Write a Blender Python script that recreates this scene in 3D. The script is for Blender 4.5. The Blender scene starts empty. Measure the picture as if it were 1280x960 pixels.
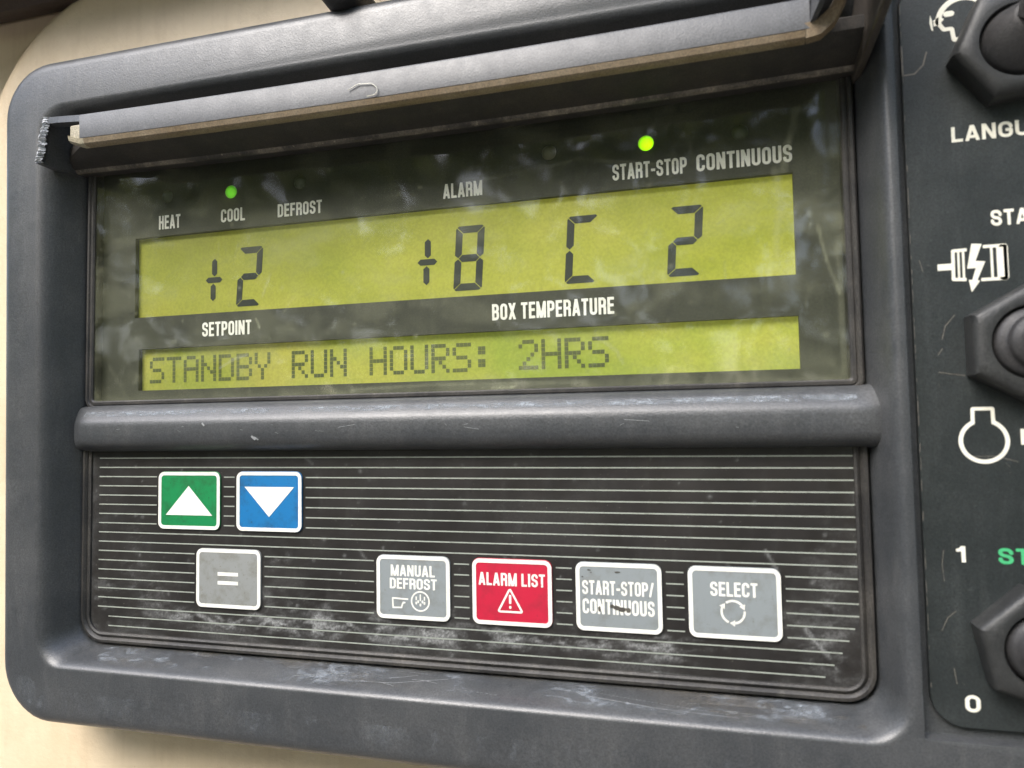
import bpy, bmesh, math, random
import numpy as np
from math import radians, pi, sin, cos, atan2
from mathutils import Vector, Matrix

random.seed(7); rng = np.random.default_rng(7)
scene = bpy.context.scene
COL = scene.collection
S = 0.001                                   # the panel is measured in millimetres
def W(u, v, w):                             # u right, v up, w out of the panel -> world metres
    return (u*S, -w*S, v*S)

# ------------------------------------------------------------------ camera
cam_d = bpy.data.cameras.new('camera'); cam = bpy.data.objects.new('camera', cam_d); COL.objects.link(cam)
EX = (0.96360788, -0.01662157, -0.26680249); EY = (-0.03010352, -0.9984636, -0.04652115); EZ = (-0.26561932, 0.05285984, -0.96262776)
def d2w(a): return Vector((a[0], -a[2], a[1]))
rx, ry, rz = d2w(EX), -d2w(EY), -d2w(EZ)
M3 = Matrix((rx, ry, rz)).transposed()
cam.matrix_world = Matrix.Translation(W(0, 0, 176.77)) @ M3.to_4x4()
cam_d.sensor_width = 36; cam_d.lens = 900/1280*36
cam_d.clip_start = 0.005; cam_d.clip_end = 500
cam_d.dof.use_dof = True; cam_d.dof.focus_distance = 0.205; cam_d.dof.aperture_fstop = 17
scene.camera = cam

# ------------------------------------------------------------------ sky, sun, exposure
SUN_EL, SUN_AZ = 46, -26                    # azimuth measured from the panel's normal, negative = left
world = bpy.data.worlds.new('World'); scene.world = world; world.use_nodes = True
wn = world.node_tree; bgn = wn.nodes['Background']
sky = wn.nodes.new('ShaderNodeTexSky'); sky.sky_type = 'NISHITA'; sky.sun_disc = False
sd = Vector((sin(radians(SUN_AZ))*cos(radians(SUN_EL)), -cos(radians(SUN_AZ))*cos(radians(SUN_EL)), sin(radians(SUN_EL))))
sky.sun_elevation = radians(SUN_EL); sky.sun_rotation = atan2(sd.x, sd.y)
sky.air_density = 1.0; sky.dust_density = 2.0
wn.links.new(sky.outputs[0], bgn.inputs[0]); bgn.inputs[1].default_value = 0.145
sl = bpy.data.lights.new('sun', 'SUN'); so = bpy.data.objects.new('sun', sl); COL.objects.link(so)
sl.energy = 1.35; sl.angle = radians(34); sl.color = (1, .975, .94)
so.rotation_euler = (-sd).to_track_quat('-Z', 'Y').to_euler()
scene.view_settings.view_transform = 'Standard'; scene.view_settings.look = 'None'
scene.view_settings.exposure = 1.72; scene.view_settings.gamma = 1

# ------------------------------------------------------------------ materials
def mat(name):
    m = bpy.data.materials.new(name); m.use_nodes = True
    nt = m.node_tree; return m, nt, nt.nodes['Principled BSDF']
def nd(nt, t, **k):
    n = nt.nodes.new(t)
    for a, b in k.items(): setattr(n, a, b)
    return n
def coords(nt, scale=(1, 1, 1)):
    tc = nd(nt, 'ShaderNodeTexCoord'); mp = nd(nt, 'ShaderNodeMapping')
    mp.inputs['Scale'].default_value = scale
    nt.links.new(tc.outputs['Object'], mp.inputs[0]); return mp.outputs[0]
def noise(nt, sc, det=4, rough=.6, scale=(1, 1, 1)):
    n = nd(nt, 'ShaderNodeTexNoise'); n.inputs['Scale'].default_value = sc
    n.inputs['Detail'].default_value = det; n.inputs['Roughness'].default_value = rough
    nt.links.new(coords(nt, scale), n.inputs['Vector']); return n.outputs['Fac']
def ramp(nt, src, a, b, lo=0., hi=1.):
    r = nd(nt, 'ShaderNodeMapRange'); r.inputs[1].default_value = a; r.inputs[2].default_value = b
    r.inputs[3].default_value = lo; r.inputs[4].default_value = hi
    nt.links.new(src, r.inputs[0]); return r.outputs[0]
def math_(nt, op, a, b):
    n = nd(nt, 'ShaderNodeMath', operation=op)
    for i, x in enumerate((a, b)):
        if isinstance(x, (int, float)): n.inputs[i].default_value = x
        else: nt.links.new(x, n.inputs[i])
    return n.outputs[0]
def mixc(nt, fac, a, b):
    n = nd(nt, 'ShaderNodeMix', data_type='RGBA')
    for i, x in ((0, fac), (6, a), (7, b)):
        if isinstance(x, (int, float)): n.inputs[i].default_value = x
        elif isinstance(x, tuple): n.inputs[i].default_value = (*x, 1)
        else: nt.links.new(x, n.inputs[i])
    return n.outputs[2]
def attr(nt, name):
    n = nd(nt, 'ShaderNodeAttribute'); n.attribute_name = name; return n.outputs['Fac']
def bump(nt, p, h, dist, st=1.):
    b = nd(nt, 'ShaderNodeBump'); b.inputs['Distance'].default_value = dist; b.inputs['Strength'].default_value = st
    nt.links.new(h, b.inputs['Height']); nt.links.new(b.outputs[0], p.inputs['Normal'])

def plastic(name, c, dust, rough=.48, amount=.5, grain=1., spec=.5):
    m, nt, p = mat(name)
    big = ramp(nt, noise(nt, 45, 6, .65), .42, .75)
    streak = ramp(nt, noise(nt, 260, 5, .7, (1, 1, .16)), .52, .8)
    speck = ramp(nt, noise(nt, 900, 3, .6), .66, .78)
    f = math_(nt, 'ADD', math_(nt, 'MULTIPLY', big, .45), math_(nt, 'MULTIPLY', streak, .4))
    f = math_(nt, 'ADD', f, math_(nt, 'MULTIPLY', speck, .5))
    f = math_(nt, 'MULTIPLY', f, amount)
    gr_ = ramp(nt, noise(nt, 2300, 3, .7), .3, .7, .62, 1.4)
    mm = nd(nt, 'ShaderNodeMix', data_type='RGBA', blend_type='MULTIPLY'); mm.inputs[0].default_value = 1
    nt.links.new(mixc(nt, f, c, dust), mm.inputs[6]); nt.links.new(gr_, mm.inputs[7])
    nt.links.new(mm.outputs[2], p.inputs['Base Color'])
    nt.links.new(ramp(nt, noise(nt, 190, 7, .75), .3, .7, rough-.04, rough+.08), p.inputs['Roughness'])
    p.inputs['Specular IOR Level'].default_value = spec
    bump(nt, p, noise(nt, 2100, 3, .6), .00010*grain, .8)
    return m
def paint(name, c, dirt=(.09, .07, .05), amount=.25, rough=.45, sc=160):
    m, nt, p = mat(name)
    f = math_(nt, 'MULTIPLY', ramp(nt, noise(nt, sc, 6, .7), .48, .72), amount)
    f2 = math_(nt, 'MULTIPLY', ramp(nt, noise(nt, 1300, 3, .6), .62, .75), amount*.8)
    nt.links.new(mixc(nt, math_(nt, 'ADD', f, f2), c, dirt), p.inputs['Base Color'])
    p.inputs['Roughness'].default_value = rough
    return m

M = {}
M['plastic'] = plastic('black_moulded_plastic', (.040, .043, .046), (.17, .167, .16), .38, .45, .7, .7)
M['hood'] = plastic('dusty_black_plastic', (.020, .018, .016), (.10, .08, .06), .6, .6)
M['rail'] = plastic('grey_black_rail_plastic', (.056, .059, .063), (.2, .2, .2), .40, .45, .5)
M['broken'] = plastic('fractured_plastic', (.12, .13, .14), (.7, .72, .75), .5, 1.6, 3)
M['rubber'] = plastic('black_rubber', (.022, .022, .023), (.11, .1, .09), .5, .5)
M['nut'] = plastic('grey_black_nut_plastic', (.017, .018, .018), (.12, .12, .11), .46, .45)
M['gasket'] = plastic('dusty_gasket_rubber', (.022, .021, .02), (.2, .18, .15), .5, .55)
M['sheet'] = plastic('black_printed_sheet', (.017, .021, .021), (.12, .13, .125), .42, .32, .5)
M['mask'] = plastic('dark_display_mask', (.026, .028, .018), (.10, .105, .06), .6, .35, .04)
M['brass'] = plastic('brown_metal_edge', (.17, .125, .075), (.42, .37, .28), .38, .7, .6)
M['cream_stub'] = plastic('cream_plastic_stub', (.40, .36, .26), (.2, .16, .10), .45, .9)
M['white_print'] = paint('white_print', (.78, .77, .70), (.3, .28, .22), .3, .5, 400)
M['window_print'] = paint('white_window_print', (.86, .85, .78), (.4, .38, .3), .25, .5, 400)
M['cream_print'] = paint('cream_print', (.80, .78, .66), (.35, .3, .2), .3, .5, 400)
M['green_print'] = paint('green_print', (.06, .42, .17), (.05, .2, .1), .2, .5, 400)
M['green'] = paint('green_button_print', (.006, .20, .06), (.02, .04, .015), .6, .42)
M['blue'] = paint('blue_button_print', (.008, .15, .37), (.02, .04, .06), .55, .42)
M['grey'] = paint('grey_button_print', (.235, .245, .235), (.13, .12, .085), .75, .45)
M['coolgrey'] = paint('cool_grey_button_print', (.225, .25, .255), (.14, .135, .11), .6, .45)
M['red'] = paint('red_button_print', (.47, .012, .04), (.2, .02, .03), .5, .42)
M['stain'] = paint('dark_stain', (.06, .055, .045), (.16, .15, .12), .8, .6, 900)
M['segment'] = paint('lcd_segment', (.008, .014, .009), (.02, .028, .012), .3, .5, 500)
M['soil'] = paint('soil_ground', (.23, .20, .16), (.12, .12, .08), .7, .9, 2)
M['door'] = plastic('dark_brown_seal', (.045, .028, .02), (.1, .07, .05), .6, .4)
M['leaf'] = paint('tree_leaf', (.10, .135, .035), (.20, .15, .07), .8, .6, 3)
_nt = M['leaf'].node_tree; _p = _nt.nodes['Principled BSDF']; _t = nd(_nt, 'ShaderNodeBsdfTranslucent'); _t.inputs[0].default_value = (.30, .33, .07, 1)
_x = nd(_nt, 'ShaderNodeMixShader'); _x.inputs[0].default_value = .5; _nt.links.new(_p.outputs[0], _x.inputs[1]); _nt.links.new(_t.outputs[0], _x.inputs[2]); _nt.links.new(_x.outputs[0], _nt.nodes['Material Output'].inputs[0])
M['fibre'] = paint('pale_fibre', (.7, .68, .58), (.5, .45, .35), .2, .6)

def mk_cream():
    m, nt, p = mat('cream_painted_skin')
    f = math_(nt, 'MULTIPLY', ramp(nt, noise(nt, 28, 7, .7), .45, .75), .5)
    f2 = math_(nt, 'MULTIPLY', ramp(nt, noise(nt, 700, 3, .6), .66, .74), .35)
    f2 = math_(nt, 'ADD', f2, math_(nt, 'MULTIPLY', ramp(nt, noise(nt, 120, 5, .65, (1, 1, .07)), .5, .8), .35))
    nt.links.new(mixc(nt, math_(nt, 'ADD', f, f2), (.74, .605, .42), (.50, .37, .22)), p.inputs['Base Color'])
    p.inputs['Roughness'].default_value = .42
    bump(nt, p, noise(nt, 900, 3, .6), .0002, .5); return m
M['cream'] = mk_cream()
M['lip'] = plastic('worn_pale_lip', (.036, .031, .026), (.36, .31, .24), .5, 1.5)
M['scuff'] = paint('pale_scuff', (.27, .28, .28), (.08, .08, .08), .8, .6, 900)
M['dust'] = paint('tan_dust', (.16, .145, .12), (.07, .065, .06), .9, .7, 700)
M['cheek'] = plastic('brown_dusted_plastic', (.052, .044, .037), (.22, .19, .15), .42, .6)

def mk_keypad():
    m, nt, p = mat('membrane_black')
    d = attr(nt, 'dirt')
    fine = ramp(nt, noise(nt, 1500, 4, .7), .35, .7)
    f = math_(nt, 'MULTIPLY', d, math_(nt, 'ADD', math_(nt, 'MULTIPLY', fine, .8), .25))
    base = mixc(nt, ramp(nt, noise(nt, 60, 5), .4, .7), (.0125, .011, .010), (.022, .0195, .0175))
    sp = math_(nt, 'MULTIPLY', ramp(nt, noise(nt, 1100, 2), .68, .76), .25)
    base = mixc(nt, sp, base, (.25, .23, .2))
    nt.links.new(mixc(nt, f, base, (.42, .43, .42)), p.inputs['Base Color'])
    nt.links.new(ramp(nt, noise(nt, 90, 5), .3, .7, .34, .52), p.inputs['Roughness'])
    bump(nt, p, noise(nt, 2500, 2), .00004, .5); return m
M['keypad'] = mk_keypad()
def mk_stripe():
    m, nt, p = mat('pale_pinstripe')
    wear = ramp(nt, noise(nt, 420, 5, .7), .5, .72)
    nt.links.new(mixc(nt, math_(nt, 'MULTIPLY', wear, .5), (.30, .325, .28), (.10, .095, .08)), p.inputs['Base Color'])
    p.inputs['Roughness'].default_value = .5; return m
M['stripe'] = mk_stripe()

def mk_lcd(name, c1, c2, emit):
    m, nt, p = mat(name)
    n = ramp(nt, noise(nt, 22, 4, .6, (1, 1, 1.6)), .35, .68)
    g = ramp(nt, noise(nt, 1400, 2, .5), .35, .65, .9, 1.06)
    col = mixc(nt, n, c1, c2)
    mm = nd(nt, 'ShaderNodeMix', data_type='RGBA', blend_type='MULTIPLY'); mm.inputs[0].default_value = 1
    nt.links.new(col, mm.inputs[6]); nt.links.new(g, mm.inputs[7])
    nt.links.new(mm.outputs[2], p.inputs['Base Color']); nt.links.new(mm.outputs[2], p.inputs['Emission Color'])
    sx = nd(nt, 'ShaderNodeSeparateXYZ'); nt.links.new(coords(nt), sx.inputs[0])   # the backlight is stronger at its lamp end
    nt.links.new(math_(nt, 'ADD', ramp(nt, sx.outputs[0], -.168, -.09, emit*.1, emit*.9), ramp(nt, sx.outputs[0], -.06, .02, 0, emit*.35)), p.inputs['Emission Strength'])
    p.inputs['Roughness'].default_value = .55; return m
M['lcd'] = mk_lcd('backlit_lcd', (.24, .262, .018), (.34, .335, .042), .13)
M['lcd_low'] = mk_lcd('backlit_message_lcd', (.215, .27, .026), (.35, .335, .05), .14)
def mk_dot():
    m, nt, p = mat('lcd_dot')
    n = ramp(nt, noise(nt, 60, 4), .35, .65)
    nt.links.new(mixc(nt, n, (.06, .078, .02), (.115, .13, .033)), p.inputs['Base Color'])
    p.inputs['Roughness'].default_value = .55; return m
M['dot'] = mk_dot()
def mk_led(name, c, e):
    m, nt, p = mat(name)
    p.inputs['Base Color'].default_value = (*c, 1)
    if e: p.inputs['Emission Color'].default_value = (*c, 1); p.inputs['Emission Strength'].default_value = e
    if e:
        g_ = nd(nt, 'ShaderNodeNewGeometry'); dt = nd(nt, 'ShaderNodeVectorMath', operation='DOT_PRODUCT'); dt.inputs[1].default_value = (.25, -.9, -.35)
        nt.links.new(g_.outputs['Normal'], dt.inputs[0]); nt.links.new(ramp(nt, dt.outputs['Value'], .45, .98, e*.25, e*1.25), p.inputs['Emission Strength'])
    p.inputs['Roughness'].default_value = .3
    nt.links.new(ramp(nt, noise(nt, 700, 3), .3, .7, .25, .4), p.inputs['Roughness']); return m
M['led_on'] = mk_led('lit_green_led', (.22, .62, .0), .9)
M['led_mid'] = mk_led('dim_green_led', (.07, .30, .012), .5)
M['led_off'] = mk_led('unlit_led', (.06, .07, .045), 0)
M['led_offw'] = mk_led('unlit_clear_led', (.13, .13, .09), 0)

def mk_glass():
    m = bpy.data.materials.new('dusty_clear_window'); m.use_nodes = True
    nt = m.node_tree; nt.nodes.remove(nt.nodes['Principled BSDF']); out = nt.nodes['Material Output']
    tr = nd(nt, 'ShaderNodeBsdfTransparent'); tr.inputs[0].default_value = (.93, .94, .91, 1)
    df = nd(nt, 'ShaderNodeBsdfDiffuse'); df.inputs[0].default_value = (.36, .37, .25, 1)
    gl = nd(nt, 'ShaderNodeBsdfGlossy'); gl.inputs['Roughness'].default_value = .045
    bp = nd(nt, 'ShaderNodeBump'); bp.inputs['Distance'].default_value = .0012; bp.inputs['Strength'].default_value = .5
    nt.links.new(noise(nt, 26, 2, .4), bp.inputs['Height']); nt.links.new(bp.outputs[0], gl.inputs['Normal'])
    streak = ramp(nt, noise(nt, 330, 6, .75, (1, 1, .22)), .5, .82)
    scr = ramp(nt, noise(nt, 150, 3, .6, (9, 1, .5)), .66, .74)
    blot = ramp(nt, noise(nt, 38, 6, .7), .42, .72)
    f = math_(nt, 'ADD', math_(nt, 'MULTIPLY', streak, .05), math_(nt, 'MULTIPLY', blot, .045))
    f = math_(nt, 'ADD', f, math_(nt, 'MULTIPLY', scr, .05))
    f = math_(nt, 'ADD', f, math_(nt, 'MULTIPLY', attr(nt, 'dirt'), ramp(nt, noise(nt, 420, 5, .7), .35, .65, .5, 1.)))
    f = math_(nt, 'ADD', f, .008)
    m1 = nd(nt, 'ShaderNodeMixShader'); nt.links.new(f, m1.inputs[0]); nt.links.new(tr.outputs[0], m1.inputs[1]); nt.links.new(df.outputs[0], m1.inputs[2])
    fr = nd(nt, 'ShaderNodeLayerWeight'); fc = math_(nt, 'ADD', .042, math_(nt, 'MULTIPLY', math_(nt, 'POWER', fr.outputs['Facing'], 4.5), .9))
    m2 = nd(nt, 'ShaderNodeMixShader'); nt.links.new(fc, m2.inputs[0]); nt.links.new(m1.outputs[0], m2.inputs[1]); nt.links.new(gl.outputs[0], m2.inputs[2])
    nt.links.new(m2.outputs[0], out.inputs['Surface']); return m
M['glass'] = mk_glass()

# ------------------------------------------------------------------ object helpers
def link(name, me, parent=None, label=None):
    o = bpy.data.objects.new(name, me); COL.objects.link(o)
    if parent is not None: o.parent = parent
    if label: o['label'] = label
    return o
def mesh(name, verts, faces, mats, parent=None, label=None, smooth=None, midx=None, fix=False):
    me = bpy.data.meshes.new(name); me.from_pydata([W(*p) for p in verts], [], faces)
    for m in (mats if isinstance(mats, (list, tuple)) else [mats]): me.materials.append(M[m] if isinstance(m, str) else m)
    if midx is not None: me.polygons.foreach_set('material_index', midx)
    if fix:
        b = bmesh.new(); b.from_mesh(me); bmesh.ops.recalc_face_normals(b, faces=b.faces); b.to_mesh(me); b.free()
    if smooth is not None:
        me.polygons.foreach_set('use_smooth', [True]*len(me.polygons)); me.set_sharp_from_angle(angle=radians(smooth))
    me.update(); return link(name, me, parent, label)
def thing(name, label, cat, loc=(0, 0, 0), group=None):
    o = bpy.data.objects.new(name, None); COL.objects.link(o); o.empty_display_size = .01
    o.location = W(*loc); tag(o, label, cat, group); return o
def tag(o, label, cat, group=None, kind=None):
    if label: o['label'] = label
    if cat: o['category'] = cat
    if group: o['group'] = group
    if kind: o['kind'] = kind
    return o

class Geo:
    def __init__(s): s.v = []; s.f = []; s.m = []
    def add(s, v, f, m=0):
        o = len(s.v); s.v += [tuple(p) for p in v]; s.f += [tuple(i+o for i in q) for q in f]; s.m += [m]*len(f)
    def box(s, u0, u1, v0, v1, w0, w1, m=0):
        s.add([(u0, v0, w0), (u1, v0, w0), (u1, v1, w0), (u0, v1, w0), (u0, v0, w1), (u1, v0, w1), (u1, v1, w1), (u0, v1, w1)],
              [(3, 2, 1, 0), (4, 5, 6, 7), (0, 1, 5, 4), (1, 2, 6, 5), (2, 3, 7, 6), (3, 0, 4, 7)], m)
    def prism(s, poly, w0, w1, m=0):
        n = len(poly)
        s.add([(x, y, w1) for x, y in poly], [tuple(range(n))], m)
        s.add([(x, y, w) for w in (w0, w1) for x, y in poly], [(i, (i+1) % n, n+(i+1) % n, n+i) for i in range(n)], m)
    def flat(s, poly, w, m=0): s.add([(x, y, w) for x, y in poly], [tuple(range(len(poly)))], m)
    def loft(s, rings, m=0, closed=True, cap0=False, cap1=False):
        n = len(rings[0]); o = len(s.v)
        for r in rings: s.v += [tuple(p) for p in r]
        k = n if closed else n-1
        for j in range(len(rings)-1):
            for i in range(k):
                a, b = o+j*n+i, o+j*n+(i+1) % n
                s.f.append((a, b, b+n, a+n)); s.m.append(m)
        if cap0: s.f.append(tuple(o+i for i in reversed(range(n)))); s.m.append(m)
        if cap1: s.f.append(tuple(o+(len(rings)-1)*n+i for i in range(n))); s.m.append(m)
    def out(s, name, mats, parent=None, label=None, smooth=None, fix=True):
        return mesh(name, s.v, s.f, mats, parent, label, smooth, s.m, fix)

def rrect(L, R, B, T, r, n=8):
    """rounded rectangle, counter-clockwise; r = one radius or (BL, BR, TR, TL)"""
    rr = r if isinstance(r, (tuple, list)) else (r,)*4
    pts = []
    for (cx, cy, a0, q) in ((L+rr[0], B+rr[0], pi, rr[0]), (R-rr[1], B+rr[1], 1.5*pi, rr[1]), (R-rr[2], T-rr[2], 0, rr[2]), (L+rr[3], T-rr[3], .5*pi, rr[3])):
        for i in range(n+1):
            a = a0+i/n*pi/2; pts.append((cx+q*cos(a), cy+q*sin(a)))
    return pts

def vnoise(x, y, seed, oct=5, rough=.55):
    """value noise, arrays in, 0..1 out"""
    r = np.random.default_rng(seed); tot = np.zeros_like(x); amp = 1.; nrm = 0.
    for o in range(oct):
        g = r.random((64, 64)); X = x*(2**o)+r.random()*64; Y = y*(2**o)+r.random()*64
        i = np.floor(X).astype(int); j = np.floor(Y).astype(int); fx = X-i; fy = Y-j
        fx = fx*fx*(3-2*fx); fy = fy*fy*(3-2*fy)
        a = g[i % 64, j % 64]; b = g[(i+1) % 64, j % 64]; c = g[i % 64, (j+1) % 64]; d = g[(i+1) % 64, (j+1) % 64]
        tot += amp*((a*(1-fx)+b*fx)*(1-fy)+(c*(1-fx)+d*fx)*fy); nrm += amp; amp *= rough
    return tot/nrm
def sstep(a, b, x):
    t = np.clip((x-a)/(b-a), 0, 1); return t*t*(3-2*t)
def segdist(X, Y, pts):
    d = np.full(X.shape, 1e9)
    for (x0, y0), (x1, y1) in zip(pts[:-1], pts[1:]):
        dx, dy = x1-x0, y1-y0; L = dx*dx+dy*dy+1e-12
        t = np.clip(((X-x0)*dx+(Y-y0)*dy)/L, 0, 1)
        d = np.minimum(d, np.hypot(X-x0-t*dx, Y-y0-t*dy))
    return d

# ------------------------------------------------------------------ stroked lettering (signed-distance outlines -> clean flat meshes)
def rounded(pts, r, closed=False, n=7):
    """round a polyline's corners; r scalar or per-corner"""
    P = [np.array(p, float) for p in pts]; N = len(P); out = []
    for i in range(N):
        if not closed and i in (0, N-1): out.append(P[i]); continue
        a, b, c = P[i-1], P[i], P[(i+1) % N]
        q = r[i] if isinstance(r, (list, tuple)) else r
        la, lc = np.linalg.norm(a-b), np.linalg.norm(c-b)
        ua, uc = (a-b)/la, (c-b)/lc
        ca = (1 if (not closed and i-1 == 0) else .5); cc = (1 if (not closed and i+1 == N-1) else .5)
        cosang = float(np.clip(ua@uc, -1, 1)); ang = math.acos(cosang)
        tl = min(q/max(math.tan(ang/2), 1e-6), la*ca, lc*cc)
        if tl < 1e-6: out.append(b); continue
        s0, s1 = b+ua*tl, b+uc*tl
        bis = ua+uc; bl = np.linalg.norm(bis)
        if bl < 1e-6: out.append(b); continue
        rad = tl*math.tan(ang/2); cen = b+bis/bl*(rad/math.sin(ang/2))
        a0 = atan2(*(s0-cen)[::-1]); a1 = atan2(*(s1-cen)[::-1])
        dA = (a1-a0+pi) % (2*pi)-pi
        out += [cen+rad*np.array((cos(a0+dA*k/n), sin(a0+dA*k/n))) for k in range(n+1)]
    if closed: out.append(out[0])
    return [tuple(p) for p in out]
def stroke_sdf(X, Y, pts, hw, butt=True):
    d = np.full(X.shape, 1e9); n = len(pts)-1
    closed = np.hypot(pts[0][0]-pts[-1][0], pts[0][1]-pts[-1][1]) < 1e-6
    for i in range(n):
        (x0, y0), (x1, y1) = pts[i], pts[i+1]
        L = math.hypot(x1-x0, y1-y0)
        if L < 1e-9: continue
        ux, uy = (x1-x0)/L, (y1-y0)/L
        s = (X-x0)*ux+(Y-y0)*uy; t = np.clip(s, 0, L)
        dd = np.hypot(X-x0-t*ux, Y-y0-t*uy)-hw
        if butt and not closed:
            if i == 0: dd = np.maximum(dd, -s)
            if i == n-1: dd = np.maximum(dd, s-L)
        d = np.minimum(d, dd)
    return d
def contour_mesh(D, x0, y0, h):
    """flat polygons covering D<0 on a regular grid; full cells are merged along rows"""
    ny, nx = D.shape; V = []; F = []
    def emit(poly):
        o = len(V); V.extend(poly); F.append(tuple(range(o, o+len(poly))))
    for j in range(ny-1):
        run = None
        for i in range(nx-1):
            c = [(i, j), (i+1, j), (i+1, j+1), (i, j+1)]; d = [D[b, a] for a, b in c]
            neg = sum(q < 0 for q in d)
            if neg == 4:
                if run is None: run = i
                continue
            if run is not None:
                emit([(x0+run*h, y0+j*h), (x0+i*h, y0+j*h), (x0+i*h, y0+(j+1)*h), (x0+run*h, y0+(j+1)*h)]); run = None
            if neg == 0: continue
            poly = []
            for k in range(4):
                a, b = c[k], c[(k+1) % 4]; da, db = d[k], d[(k+1) % 4]
                if da < 0: poly.append((x0+a[0]*h, y0+a[1]*h))
                if (da < 0) != (db < 0):
                    t = da/(da-db); poly.append((x0+(a[0]+t*(b[0]-a[0]))*h, y0+(a[1]+t*(b[1]-a[1]))*h))
            if len(poly) > 2: emit(poly)
        if run is not None:
            i = nx-1; emit([(x0+run*h, y0+j*h), (x0+i*h, y0+j*h), (x0+i*h, y0+(j+1)*h), (x0+run*h, y0+(j+1)*h)])
    return V, F
def strokes_mesh(strokes, h, clip=None, subtract=()):
    """strokes: (points, half width[, butt]); clip: (x0,x1,y0,y1)"""
    xs = [p[0] for s in strokes for p in s[0]]; ys = [p[1] for s in strokes for p in s[0]]; mw = max(s[1] for s in strokes)
    x0, x1, y0, y1 = min(xs)-mw-h, max(xs)+mw+h, min(ys)-mw-h, max(ys)+mw+h
    if clip: x0, x1, y0, y1 = clip[0]-h, clip[1]+h, clip[2]-h, clip[3]+h
    nx, ny = int((x1-x0)/h)+2, int((y1-y0)/h)+2
    X, Y = np.meshgrid(x0+np.arange(nx)*h, y0+np.arange(ny)*h); D = np.full(X.shape, 1e9)
    for s in strokes: D = np.minimum(D, stroke_sdf(X, Y, s[0], s[1], s[2] if len(s) > 2 else True))
    for s in subtract: D = np.maximum(D, -stroke_sdf(X, Y, s[0], s[1], s[2] if len(s) > 2 else True))
    if clip: D = np.maximum(D, np.maximum(np.maximum(clip[0]-X, X-clip[1]), np.maximum(clip[2]-Y, Y-clip[3])))
    return contour_mesh(D, x0, y0, h)

WF = dict(I=None, M=1.32, L=.86, E=.88, F=.86, T=.92, A=1.08, N=1.04, G=1.06, X=1.05, Y=1.02, U=1.0)
WF['-'] = .62; WF['/'] = .75; WF['1'] = .62; WF[' '] = .5
GC = {}
def glyph(ch, wd, t):
    key = (ch, round(wd, 4), round(t, 4))
    if key in GC: return GC[key]
    w = t if ch == 'I' else wd*WF.get(ch, 1.)
    hw = t/2; l, r, b, T, m = hw, w-hw, hw, 1-hw, .52
    R = max((r-l)/2*.98, .01); S_ = []
    def st(pts, rad=0, closed=False): S_.append((rounded(pts, rad, closed) if rad else list(pts)+([pts[0]] if closed else []), hw))
    if ch == 'A': st([(l*.85, -.02), (w/2, 1.03)]); st([(w-l*.85, -.02), (w/2, 1.03)]); st([(w*.22, .26), (w*.78, .26)])
    elif ch == 'B': st([(l, 0), (l, 1)]); st([(0, T), (r*.97, T), (r*.97, m), (0, m)], R); st([(0, m), (r, m), (r, b), (0, b)], R)
    elif ch == 'C': st([(r, .66), (r, T), (l, T), (l, b), (r, b), (r, .34)], R)
    elif ch == 'D': st([(l, 0), (l, 1)]); st([(0, T), (r, T), (r, b), (0, b)], R*1.1)
    elif ch == 'E': st([(l, 0), (l, 1)]); st([(0, T), (w, T)]); st([(0, m), (w*.93, m)]); st([(0, b), (w, b)])
    elif ch == 'F': st([(l, 0), (l, 1)]); st([(0, T), (w, T)]); st([(0, m-.02), (w*.9, m-.02)])
    elif ch == 'G': st([(r, .66), (r, T), (l, T), (l, b), (r, b), (r, .46), (w*.5, .46)], [0, R, R, R, R, 0, 0])
    elif ch == 'H': st([(l, 0), (l, 1)]); st([(r, 0), (r, 1)]); st([(0, m), (w, m)])
    elif ch == 'I': st([(hw, 0), (hw, 1)])
    elif ch == 'L': st([(l, 0), (l, 1)]); st([(0, b), (w, b)])
    elif ch == 'M': st([(l, 0), (l, 1)]); st([(r, 0), (r, 1)]); st([(l*.9, 1.05), (w/2, -.02)]); st([(w-l*.9, 1.05), (w/2, -.02)])
    elif ch == 'N': st([(l, 0), (l, 1)]); st([(r, 0), (r, 1)]); st([(l*.9, 1.04), (w-l*.9, -.04)])
    elif ch in 'O0': st([(l, b), (r, b), (r, T), (l, T)], R, True)
    elif ch == 'P': st([(l, 0), (l, 1)]); st([(0, T), (r, T), (r, m-.06), (0, m-.06)], R)
    elif ch == 'R': st([(l, 0), (l, 1)]); st([(0, T), (r, T), (r, m-.03), (0, m-.03)], R); st([(w*.4, m-.03), (r, m-.03), (r, 0)], R*.7)
    elif ch == 'S': st([(r, .68), (r, T), (l, T), (l, .58), (r, .44), (r, b), (l, b), (l, .32)], R)
    elif ch == 'T': st([(w/2, 0), (w/2, 1)]); st([(0, T), (w, T)])
    elif ch == 'U': st([(l, 1), (l, b), (r, b), (r, 1)], R)
    elif ch == 'X': st([(l*.9, -.03), (w-l*.9, 1.03)]); st([(l*.9, 1.03), (w-l*.9, -.03)])
    elif ch == 'Y': st([(w/2, 0), (w/2, .45)]); st([(l*.9, 1.05), (w/2, .38)]); st([(w-l*.9, 1.05), (w/2, .38)])
    elif ch == '-': st([(0, .42), (w, .42)])
    elif ch == '/': st([(l*.5, -.06), (w-l*.5, 1.06)])
    elif ch == '1': st([(w-hw, 0), (w-hw, 1)]); st([(0, .74), (w*.45, .76), (w-hw, 1.0)], .12)
    V, F = strokes_mesh(S_, 1/40, (0, w, -.002, 1.002)) if S_ else ([], [])
    GC[key] = (V, F, w); return GC[key]
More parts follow.
